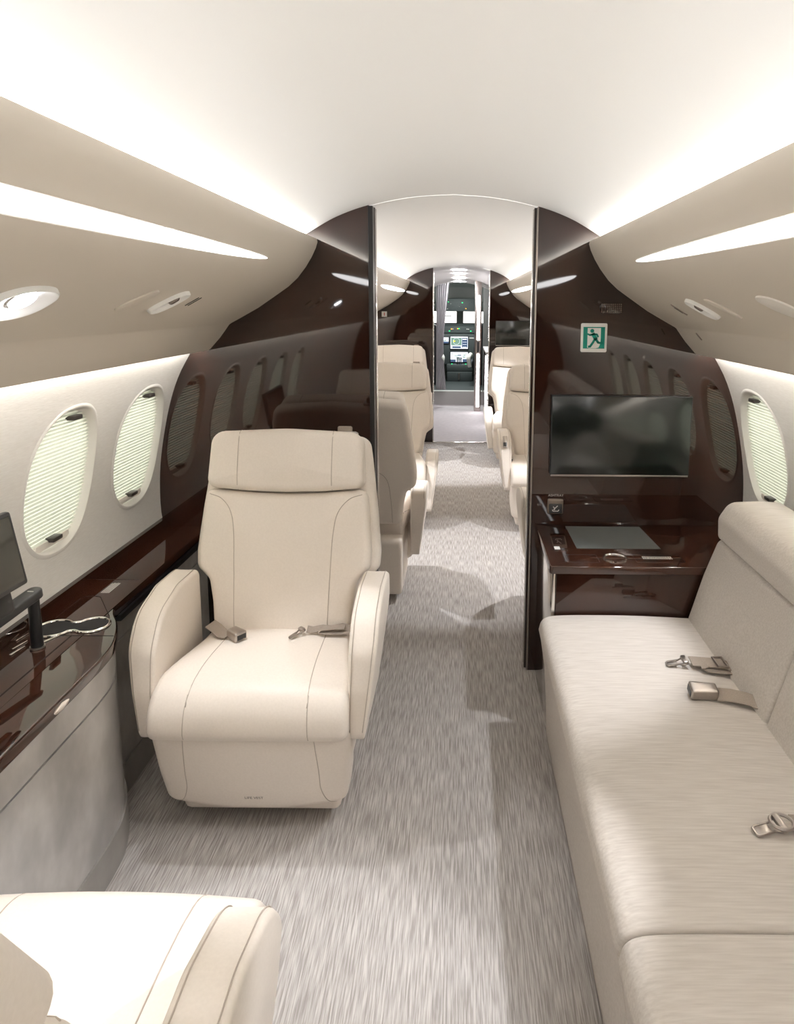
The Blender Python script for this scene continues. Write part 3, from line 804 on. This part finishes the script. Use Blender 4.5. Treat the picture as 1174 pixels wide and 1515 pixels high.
# ------------------------------------------------------------------ side table at the right bulkhead
t = thing('side_table', 'dark gloss wood side table built against the right bulkhead at the end of the sofa', 'side table', (.66, 2.47, 0))
ox, oy = .66, 2.47
L = lambda a, b, c: (a - ox, b - oy, c)
mb = MB(); pad(mb, fillet([(.334, 2.236), (1.125, 2.236), (1.125, 2.688), (.334, 2.688)], [.012, .002, .002, .002]), .014, .004, lambda a, b, c: L(a, b, .606 + c), 'woodtop', nr=3, ni=1, ns=1, step=.5); top = mb.build('table_top', t)
mb = MB(); box(mb, L(.358, 2.250, .0), L(.995, 2.685, .592), 'wood', .002); mb.build('cabinet', t)
mb = MB(); box(mb, L(.345, 2.256, .0), L(.3575, 2.685, .590), 'chrome', .001); mb.build('side_plate', t)
mb = MB(); prism(mb, [(.452, 2.412), (.752, 2.412), (.738, 2.662), (.448, 2.662)], lambda a, b, c: L(a, b, c), .6195, .6215, 'slatemat'); mb.build('slate_panel', t)  # flat matt slate-grey panel on the table top
def outline_line(mb, pts, z, w, mat, LL, close=True):
    tube(mb, [LL(p[0], p[1], z) for p in dense(pts, .03)] if close else [LL(p[0], p[1], z) for p in pts], w, mat, seg=4, close=close)
mb = MB(); outline_line(mb, fillet([(.400, 2.275), (.508, 2.275), (.508, 2.348), (.400, 2.348)], .005), .620, .0009, 'gap', L); mb.build('flush_lid', t)
mb = MB(); lathe(mb, [(.041, -.001), (.041, .004), (.038, .005), (.0345, .002), (.0335, -.0115), (.001, -.0115)], L(.567, 2.312, .6205), 'chrome', 40); mb.build('cup_holder', t)
mb = MB(); outline_line(mb, fillet([(.635, 2.28), (.80, 2.28), (.80, 2.35), (.635, 2.35)], .005), .620, .0009, 'gap', L); mb.build('flush_lid', t)
mb = MB()
for r_ in range(3):
    x = .664
    while x < .765:
        w = random.uniform(.003, .009); prism(mb, [(x, 2.312 + r_ * .009), (x + w, 2.312 + r_ * .009), (x + w, 2.317 + r_ * .009), (x, 2.317 + r_ * .009)], lambda a, b, c: L(a, b, c), .6200, .6206, 'print'); x += w + .002
mb.build('printed_notice', t)
mb = MB(); box(mb, L(.372, 2.40, .619), L(.392, 2.43, .6205), 'print'); mb.build('label_reflection', t)  # pale patch painting the bulkhead label's reflection in the gloss top

# ------------------------------------------------------------------ left console
t = thing('console', 'curved grey veneer console with gloss brown wood top under the left windows', 'console', (-.98, .8, 0))
ox, oy = -.98, .8
L = lambda a, b, c: (a - ox, b - oy, c)
ZT = .60
def xw(z): return -wallx(z) + .004
front = [(-.955, -1.2), (-.955, .92), (-.94, .98), (-.87, 1.08), (-.855, 1.14), (-.855, 1.55)] + interp([(-.855, 1.62), (-.862, 1.70), (-.885, 1.775), (-.915, 1.84), (-.948, 1.89), (-.966, 1.93)], 4)
def offs(pts, d):
    out = []
    for k, p in enumerate(pts):
        a, b = pts[max(k - 1, 0)], pts[min(k + 1, len(pts) - 1)]; l = math.hypot(b[0] - a[0], b[1] - a[1])
        out.append((p[0] - (b[1] - a[1]) / l * d, p[1] + (b[0] - a[0]) / l * d))
    out[-1] = (-.966 - d, pts[-1][1] + .0); return out
topo = front + [(-.966, YB - .002), (-1.136, YB - .002), (-1.136, -1.2)]
mb = MB(); pad(mb, topo, .0155, .005, lambda a, b, c: L(a, b, ZT - .0155 + c), 'woodtop', nr=3, ni=1, ns=1, step=.5)
mb.build('console_top', t, angle=35)
mb = MB(); prism(mb, [(-1.128, -1.2), (-1.128, YB - .002), (-1.150, YB - .002), (-1.150, -1.2)], L, ZT - .002, ZT + .034, 'woodtop')
v = []
mb.build('backsplash', t, angle=30)
def body(d, z0, z1, mat, name, yend=None, b2=None):
    f2 = offs(front, d)
    poly = f2 + [(-.966 - d, YB - .003), (-1.006, YB - .003), (-1.006, -1.2)]
    mb = MB(); prism(mb, poly, L, z0, z1, mat); return mb.build(name, t, angle=25)
body(.010, .488, ZT - .031, 'stone', 'upper_panel'); body(.016, .482, .488, 'gap', 'shadow_gap'); body(.010, .10, .482, 'stone', 'lower_panel'); body(.004, .0, .10, 'toe', 'toe_kick')
# black bar painted in for the recess shade under the ledge towards the bulkhead
mb = MB(); box(mb, L(-.980, 1.95, ZT - .050), L(-.960, YB - .004, ZT - .032), 'black'); mb.build('ledge_slot_shade', t)
mb = MB(); pad(mb, [(.030 * math.cos(k * .26), .009 * math.sin(k * .26)) for k in range(24)], .003, .002, lambda a, b, c: L(-.856 + c, 1.455 + a, .582 + b), 'chrome', nr=2, ni=1, ns=1, step=.1); mb.build('drawer_pull', t)
# cup holders: a ring in the shape of an eight
def eight(r1=.049, r2=.044, d=.094, n=20):
    out = []
    for k in range(n + 1):
        a = R(32) + R(296) * k / n; out.append((-d / 2 + r1 * math.cos(a), r1 * math.sin(a)))
    for k in range(n + 1):
        a = R(180 + 38) + R(284) * k / n; out.append((d / 2 + r2 * math.cos(a), r2 * math.sin(a)))
    return out
ey = [tuple(p) for p in interp(eight(n=16) + eight(n=16)[:1], 3)][:-1]
ca, sa = math.cos(R(14)), math.sin(R(14))
em = lambda a, b, c: L(-1.018 + a * ca - b * sa, 1.805 + a * sa + b * ca, c)
mb = MB(); prism(mb, ey, em, ZT - .001, ZT + .0012, 'gap'); mb.build('cup_well', t)
mb = MB(); tube(mb, [em(p[0], p[1], ZT + .002) for p in ey], .0038, 'chrome', seg=8, close=True); mb.build('cup_holder', t)
def line(pts, z=ZT, r=.0010, nm='lid_joint', mat='gap'):
    mb = MB(); tube(mb, [L(x, y, z) for x, y in pts], r, mat, seg=4); return mb.build(nm, t)
line([(-1.10, 1.757), (-.885, 1.757)]); line([(-.997, 1.757), (-.997, -1.1)], r=.0022)
line([(-1.098, 1.862), (-1.099, 1.99), (-1.092, 2.008), (-1.07, 2.012), (-1.045, 2.005), (-.955, 1.876)])
line([(-1.128, 2.14), (-.99, 2.14)])
mb = MB()
for r_ in range(5):
    y = 2.035
    while y < 2.105:
        w = random.uniform(.004, .010); prism(mb, [(-1.060 + r_ * .0055, y), (-1.0568 + r_ * .0055, y), (-1.0568 + r_ * .0055, y + w), (-1.060 + r_ * .0055, y + w)], L, ZT, ZT + .0006, 'print'); y += w + .0018
mb.build('printed_notice', t)
for (x, y, a) in ((-1.121, 1.745, .5), (-1.100, 1.70, .6), (-1.087, 1.67, .5), (-1.040, 1.733, 1.5)):
    mb = MB(); box(mb, (-.004, -.024, 0), (.004, .024, .003), 'chrome', .001, mtx=Matrix.Translation(L(x, y, ZT)) @ Matrix.Rotation(-a * .3, 4, 'Z')); mb.build('connector_port', t)

# monitor on its swing arm
t = thing('desk_monitor', 'black monitor on a pivoting post arm standing on the left console', 'monitor', (-1.047, 1.69, ZT))
o = Vector(t.location)
mb = MB(); tube(mb, [(0, 0, .001), (0, 0, .135)], [.015, .0135], 'black', seg=20); mb.build('post', t)
mb = MB(); lathe(mb, [(.001, .005), (.018, .005), (.018, .001)], (0, 0, 0), 'steel', 24); mb.build('post_foot', t)
m_ = Matrix.Translation((0, 0, .143)) @ Matrix.Rotation(R(-97), 4, 'Z') @ Matrix.Rotation(R(6), 4, 'Y')
mb = MB(); pad(mb, fillet([(-.022, -.019), (.15, -.021), (.15, .021), (-.022, .019)], .018), .012, .005, lambda a, b, c: m_ @ Vector((a, b, c)), 'grey', nr=3, ni=1, ns=1, step=.05); arm = mb.build('swing_arm', t)
mb = MB(); box(mb, (.005, -.008, .0115), (.008, .008, .0128), 'print', mtx=m_); mb.build('white_mark', arm)
sm_ = Matrix.Translation(Vector((-1.020, 1.600, .900)) - o) @ Matrix.Rotation(R(-3), 4, 'Z') @ Matrix.Rotation(R(-10), 4, 'Y')
mb = MB(); box(mb, (-.012, -.46, -.09), (.010, 0, .090), 'grey', .007, mtx=sm_); sc = mb.build('housing', t)
mb = MB(); box(mb, (.0095, -.45, -.078), (.0115, -.012, .080), 'screen', .001, mtx=sm_); mb.build('screen', sc)
mb = MB(); box(mb, (-.020, -.14, -.135), (.006, -.055, -.075), 'black', .008, mtx=sm_); mb.build('tilt_bracket', t)

# ------------------------------------------------------------------ vestibule and galley
mb = MB(); box(mb, (-.44, YF + .016, 0), (-.38, 10.35, 1.95), 'wood'); struct(mb.build('wall_vestibule_left'))
mb = MB(); box(mb, (.60, YF + .016, 0), (.66, 10.35, 1.95), 'wood'); struct(mb.build('wall_vestibule_right'))
def arch(y, dz): return [(-.60, 1.70 + dz)] + [(x, 1.70 + dz + .19 * (1 - (x / .6) ** 2)) for x in np.linspace(-.5, .5, 13)] + [(.60, 1.70 + dz)]
mb = MB(); a0 = arch(0, 0); v = [(x, YF + .016, z) for x, z in a0] + [(x, 9.0, z - .02) for x, z in a0] + [(x, 10.36, z - .10) for x, z in a0]; n = len(a0)
mb.add(v, [(k * n + i, k * n + i + 1, k * n + n + i + 1, k * n + n + i) for k in (0, 1) for i in range(n - 1)], 'liner'); struct(mb.build('ceiling_vestibule', fix=False))
mb = MB(); prism(mb, [(x, z) for x, z in a0] + [(.60, 2.0), (-.60, 2.0)], lambda a, b, c: (a, c, b), YF + .016, YF + .03, 'liner'); struct(mb.build('trim_%d' % trim_no[0])); trim_no[0] += 1
for k, (y, z) in enumerate(((8.3, 1.874), (9.0, 1.862), (9.6, 1.829), (10.15, 1.797))):
    mb = MB(); pad(mb, [(.082 * math.cos(a * .2618), .034 * math.sin(a * .2618)) for a in range(24)], .006, .004, lambda a, b, c: (a + .008, y + b * .7, z + c), 'strip2', nr=2, ni=1, ns=1, step=.1)
    tag(mb.build('ceiling_light'), ['first', 'second', 'third', 'fourth'][k] + ' bright oval ceiling light counted from the cabin in the cockpit passage', 'light', 'passage ceiling lights')
# mirrored post with a light tube
t = thing('light_post', 'silver post with long white light tubes beside the cockpit doorway', 'light column', (.27, 9.74, 0))
mb = MB(); box(mb, (-.045, -.02, 0), (.045, .10, 1.80), 'steel', .004); mb.build('post', t)
for (z0, z1) in ((.06, .80), (.99, 1.60)):
    mb = MB(); box(mb, (-.014, -.030, z0), (.022, -.018, z1), 'tube', .005); mb.build('light_tube', t)
mb = MB(); box(mb, (-.012, -.026, .82), (.018, -.018, .97), 'grey', .003); mb.build('switch_plate', t)
# galley unit
t = thing('galley_cabinet', 'dark galley cabinet with pale worktop on the right before the cockpit', 'cabinet', (.46, 9.0, 0))
mb = MB(); box(mb, (-.11, -.48, 0), (.13, .64, .88), 'wood', .003); mb.build('cabinet_body', t)
mb = MB(); box(mb, (-.12, -.50, .88), (.13, .66, .91), 'white', .004); mb.build('worktop', t)
mb = MB(); box(mb, (-.114, -.484, .03), (-.104, -.474, .87), 'tube', .002); mb.build('polished_edge_glow', t)  # polished edge strip, its shine put in as emission
mb = MB(); box(mb, (.02, -.48, .93), (.13, .64, 1.30), 'brown', .004); mb.build('back_panel', t)
mb = MB(); box(mb, (-.02, -.48, 1.31), (.12, .64, 1.58), 'steel', .004); mb.build('wall_cupboard', t)
mb = MB(); box(mb, (-.026, -.40, 1.34), (-.018, -.34, 1.62), 'tube', .003); mb.build('light_tube', t)
# step up to the flight deck
mb = MB(); box(mb, (-.60, 10.35, 0), (.60, 10.5, .20), 'riser'); struct(mb.build('floor_step'))
# curtain
mb = MB(); v = []; f = []; nu, nz = 60, 30
for j in range(nz + 1):
    s = j / nz; z = .235 + (1.80 - .235) * s
    w = .050 + .040 * max(0, (s - .45) / .55) ** 1.3 + .02 * max(0, (.3 - s) / .3)
    tie = .72 if abs(s - .30) < .03 else 1.
    for i in range(nu + 1):
        u = i / nu; x = -.320 + 2 * w * u * tie; y = 10.28 + .022 * math.sin(u * 2 * PI * 5.5 + .4 * math.sin(6 * s)) * (.5 + .5 * s)
        v.append((x, y, z))
for j in range(nz):
    for i in range(nu):
        a = j * (nu + 1) + i; f.append((a, a + 1, a + nu + 2, a + nu + 1))
mb.add(v, f, 'curtain'); o = mb.build('curtain', fix=False, angle=0)
md = o.modifiers.new('s', 'SOLIDIFY'); md.thickness = .003
tag(o, 'gathered grey curtain tied back at the left of the cockpit doorway', 'curtain')

# ------------------------------------------------------------------ flight deck
FD = .2
mb = MB(); box(mb, (-1.0, 10.5, FD - .03), (1.0, 13.4, FD), 'panel'); struct(mb.build('floor_cockpit'))
for sx, nm in ((-1, 'wall_cockpit_left'), (1, 'wall_cockpit_right')):
    mb = MB(); box(mb, (sx * .95 - .02, 10.36, 0), (sx * .95 + .02, 13.3, 1.9), 'cockpit'); struct(mb.build(nm))
for sx, nm in ((-1, 'wall_doorway_left'), (1, 'wall_doorway_right')):
    mb = MB(); box(mb, (min(sx * .36, sx * .96), 10.36, 0), (max(sx * .36, sx * .96), 10.40, 1.95), 'cockpit'); struct(mb.build(nm))
mb = MB(); xs = np.linspace(-.97, .97, 21)
prof = [(x, 1.80 - .30 * (abs(x) / .97) ** 2.2) for x in xs]
v = [(x, 10.36, z) for x, z in prof] + [(x, 12.0, z - .05) for x, z in prof] + [(x, 13.3, z - .34) for x, z in prof]; n = len(xs)
mb.add(v, [(k * n + i, k * n + i + 1, k * n + n + i + 1, k * n + n + i) for k in (0, 1) for i in range(n - 1)], 'cockpit'); struct(mb.build('ceiling_cockpit', fix=False))
mb = MB(); prism(mb, [(x, z) for x, z in prof] + [(.97, 2.0), (-.97, 2.0)], lambda a, b, c: (a, c, b), 10.355, 10.365, 'cockpit'); struct(mb.build('trim_%d' % trim_no[0])); trim_no[0] += 1
# windscreen wall with two openings
mb = MB()
yw = 12.9
def wb(x0, x1, z0, z1, m='cockpit'): box(mb, (x0, yw, z0), (x1, yw + .05, z1), m)
wb(-.97, .97, FD, 1.13); wb(-.97, .97, 1.36, 1.75); wb(-.97, -.75, 1.13, 1.36); wb(.75, .97, 1.13, 1.36); wb(-.034, .066, 1.13, 1.36)
struct(mb.build('wall_windscreen'))
t = None
wi = 11
for x0, x1 in ((-.75, -.034), (.066, .75)):
    e = struct(empty('window_%d' % wi, ((x0 + x1) / 2, yw, 1.245))); wi += 1; h = (x1 - x0) / 2
    for lo, hi in (((-h, -.01, -.115), (-h + .012, .03, .115)), ((h - .012, -.01, -.115), (h, .03, .115)), ((-h, -.01, .103), (h, .03, .115)), ((-h, -.01, -.115), (h, .03, -.103))):
        mb = MB(); box(mb, lo, hi, 'grey'); mb.build('window_frame', e)
    sg = 1 if x0 < 0 else -1
    mb = MB(); box(mb, (sg * (h - .16) - .055, -.012, .012), (sg * (h - .16) + .055, .0, .026), 'panel', .004); mb.build('wiper_arm', e)
def led(mb, x, y, z, m, s=.006): box(mb, (x - s, y - .004, z - s * .7), (x + s, y, z + s * .7), m)
# overhead panel
t = thing('overhead_switch_panel', 'dark cockpit overhead panel with green and amber lamps above the windscreen', 'control panel', (0, 12.05, 1.46))
mb = MB(); box(mb, (-.36, -.03, -.10), (.36, .06, .115), 'panel', .01); mb.build('panel_body', t)
for i in range(26):
    mb = MB(); x = random.uniform(-.22, .26); z = random.choice((-.06, -.02, .025, .055)); m = random.choice(('grey', 'grey', 'grey', 'grey', 'print')) if i > 2 else ('sgreen', 'samber', 'sgreen')[i]
    if i == 0: x, z = .055, .045
    if i == 1: x, z = .115, -.055
    led(mb, x, -.030, z, m, .009 if i < 2 else .007); mb.build('switch', t)
# glareshield with mode lamps
t = thing('glareshield', 'black glareshield with green and amber lamps below the cockpit windscreen', 'control panel', (0, 12.15, 1.07))
mb = MB(); pad(mb, fillet([(-.06, -.085), (.16, -.085), (.16, .06), (.02, .075), (-.05, .03)], .015), .60, .02, lambda a, b, c: (c, a, b), 'panel', nr=2, ni=1, ns=2, step=.1); mb.build('shield_body', t)
for i, (x, z, m) in enumerate(((-.16, -.045, 'sgreen'), (.205, -.045, 'sgreen'), (-.10, -.01, 'print'), (-.125, -.01, 'samber'), (.005, -.005, 'sgreen'), (-.02, -.005, 'samber'), (.14, -.01, 'print'), (.165, -.012, 'print'))):
    mb = MB(); led(mb, x, -.062, z, m, .010); mb.build('mode_lamp', t)
# instrument panel
t = thing('instrument_panel', 'dark cockpit instrument panel with two stacked glowing displays', 'control panel', (.008, 12.0, .72))
mb = MB(); box(mb, (-.75, .0, -.26), (.75, .25, .26), 'panel', .01); mb.build('panel_body', t)
def display(x0, x1, z0, z1, kind):
    mb = MB(); box(mb, (x0 - .012, -.018, z0 - .012), (x1 + .012, .0, z1 + .012), 'black', .004); d = mb.build('display', t)
    mb = MB()
    def q(a, b, c, e, m, y=-.0195): box(mb, (a, y, c), (b, y + .001, e), m)
    W, H = x1 - x0, z1 - z0
    if kind == 0:
        q(x0, x1, z0, z1, 'dwhite', -.019)
        q(x0 + .01, x0 + .64 * W, z0 + .28 * H, z1 - .02, 'dmap', -.0205); q(x0 + .66 * W, x1 - .008, z0 + .02, z1 - .02, 'dblue', -.0205)
        q(x0 + .03, x0 + .6 * W, z0 + .05 * H, z0 + .20 * H, 'dblue', -.0205)
        cxx, czz = x0 + .34 * W, z0 + .62 * H
        tube(mb, [(cxx + .055 * math.cos(k * .2618), -.022, czz + .055 * math.sin(k * .2618)) for k in range(24)], .0022, 'dwhite', seg=4, close=True)
        prism(mb, [(cxx - .05, czz + .02), (cxx - .05, czz - .02), (cxx - .012, czz)], lambda a, b, c: (a, -c, b), .021, .022, 'dyel')
        for k in range(4): q(x0 + .70 * W, x1 - .02, z0 + (.14 + .2 * k) * H, z0 + (.17 + .2 * k) * H, 'dwhite', -.0215)
        q(x0 + .69 * W, x1 - .02, z1 - .05, z1 - .035, 'dwhite', -.0215)
    else:
        q(x0, x1, z0, z1, 'dwhite', -.019)
        for k in range(14):
            a = random.uniform(x0, x1 - .05); c = random.uniform(z0 + .02, z1 - .03); q(a, a + random.uniform(.02, .06), c, c + random.uniform(.006, .02), random.choice(('dmap', 'dblue', 'dmap')), -.0205)
        q(x0, x0 + .3 * W, z0, z0 + .25 * H, 'dblue', -.0207); q(x0 + .7 * W, x1, z0, z0 + .3 * H, 'dblue', -.0207)
    mb.build('lit_screen', d, angle=0)
display(-.147, .148, .010, .215, 0); display(-.145, .150, -.215, -.048, 1)
display(-.62, -.18, .10, .20, 1)
mb = MB(); box(mb, (.17, -.01, .18), (.26, .0, .20), 'print', .002); mb.build('label_strip', t)
# pedestal with throttle levers
t = thing('centre_pedestal', 'black cockpit centre pedestal with throttle levers below the displays', 'control panel', (.01, 11.75, FD))
mb = MB(); box(mb, (-.20, -.05, 0), (.22, .24, .16), 'panel', .01); box(mb, (-.21, .0, .16), (.23, .24, .28), 'panel', .02); mb.build('pedestal_body', t)
for x in (-.03, .0, .03):
    mb = MB(); box(mb, (x - .010, .03, .25), (x + .010, .06, .40), 'black', .004); mb.build('throttle_lever', t)
mb = MB(); tube(mb, [(.0, -.06, .03), (.0, -.06, .14)], .018, 'steel', seg=12); mb.build('extinguisher_tube', t)
for x, z, m in ((-.12, .29, 'sgreen'), (.11, .29, 'sgreen'), (.02, .29, 'dblue')):
    mb = MB(); led(mb, x, .0, z, m, .008); mb.build('mode_lamp', t)
# pilot seats
def pilot_seat(x, label):
    t = thing('pilot_seat', label, 'pilot seat', (x, 11.35, FD), group='pilot seats')
    mb = MB(); pad(mb, fillet([(-.24, -.24), (.24, -.24), (.24, .24), (-.24, .24)], .06), .07, .03, lambda a, b, c: (a, b, .33 + c), 'black', ni=2); mb.build('seat_cushion', t)
    mb = MB(); pad(mb, fillet([(-.22, .36), (.22, .36), (.20, .98), (-.20, .98)], .07), .06, .03, lambda a, b, c: (a, -.25 + c - (b - .36) * .12, b), 'black', ni=2); mb.build('backrest', t)
    mb = MB(); box(mb, (-.18, -.18, 0), (.18, .18, .27), 'black', .02); mb.build('seat_base', t)
    for s in (-1, 1):
        mb = MB(); tube(mb, interp([(s * .27, -.22, .30), (s * .29, -.24, .42), (s * .28, -.20, .46), (s * .26, -.08, .48), (s * .25, .14, .46)], 5), .036, 'fleece', seg=10); mb.build('armrest', t)
    return t
pilot_seat(.45, 'black pilot seat with white fleece armrest right of the cockpit pedestal')
pilot_seat(-.54, 'black pilot seat half hidden by the curtain left of the cockpit pedestal')

# ------------------------------------------------------------------ lamps (some added as fill), world, camera
def spot(name, sx, y, z, aim, power, size=75, blend=.6, rad=.018, col=(.93, .95, 1)):
    d = bpy.data.lights.new(name, 'SPOT'); d.energy = power; d.spot_size = R(size); d.spot_blend = blend; d.shadow_soft_size = rad; d.color = col
    o = bpy.data.objects.new(name, d); COL.objects.link(o); p = Vector(on_val(sx, y, z, .012)); o.location = p
    o.rotation_euler = (Vector(aim) - p).to_track_quat('-Z', 'Y').to_euler(); return o
spot('valance_spot', -1, 1.185, 1.478, (-.44, 1.08, 0), 25., 48, .35)
spot('valance_spot', 1, 1.185, 1.478, (-.42, 1.15, 0), 25., 44, .45)
spot('valance_spot', -1, 1.79, 1.478, (-.32, 1.66, 0), 14., 48, .4)
spot('valance_spot', 1, 2.01, 1.475, (.04, 2.06, 0), 22., 62, .55)
for sx in (-1, 1):
    spot('valance_spot', sx, .2, 1.478, (sx * .25, .3, 0), 9., 60, .4)  # unseen pair, added at low power for ambient light
    for y in (3.9, 6.5):
        spot('valance_spot', sx, y, 1.478, (sx * .15, y, 0), 42., 62, .35)

d = bpy.data.lights.new('cockpit_fill_lamp', 'AREA'); d.energy = 14.; d.size = .3; d.color = (.92, 1, .96)  # area lamp added to brighten the cockpit
o = bpy.data.objects.new('cockpit_fill_lamp', d); COL.objects.link(o); o.location = (0, 11.2, 1.74)
w = bpy.data.worlds.new('World'); SC.world = w; w.use_nodes = True
bg = w.node_tree.nodes['Background']; bg.inputs[0].default_value = (1, 1, .955, 1); bg.inputs[1].default_value = 1.75

cam = bpy.data.cameras.new('Camera'); co = bpy.data.objects.new('Camera', cam); COL.objects.link(co)
F, CX, CY, W_, H_ = 1040., 680., 607., 1174., 1515.
cam.sensor_width = 36; cam.sensor_fit = 'AUTO'; cam.lens = F / H_ * 36
cam.shift_x = (W_ / 2 - CX) / H_; cam.shift_y = (CY - H_ / 2) / H_
cam.clip_start = .02; cam.clip_end = 60
th = math.atan((CY - 450.) / F)
co.matrix_world = Matrix.Translation((.03, 0, 1.48)) @ Matrix.Rotation(math.pi / 2 - th, 4, 'X') @ Matrix.Rotation(R(.5), 4, 'Z')
SC.camera = co
SC.view_settings.view_transform = 'Standard'; SC.view_settings.look = 'None'; SC.view_settings.gamma = 1; SC.view_settings.use_curve_mapping = False
SC.view_settings.exposure = .78
SC.cycles.use_denoising = True
SC.cycles.max_bounces = 10; SC.cycles.diffuse_bounces = 6; SC.cycles.glossy_bounces = 4
SC.cycles.sample_clamp_indirect = 6.
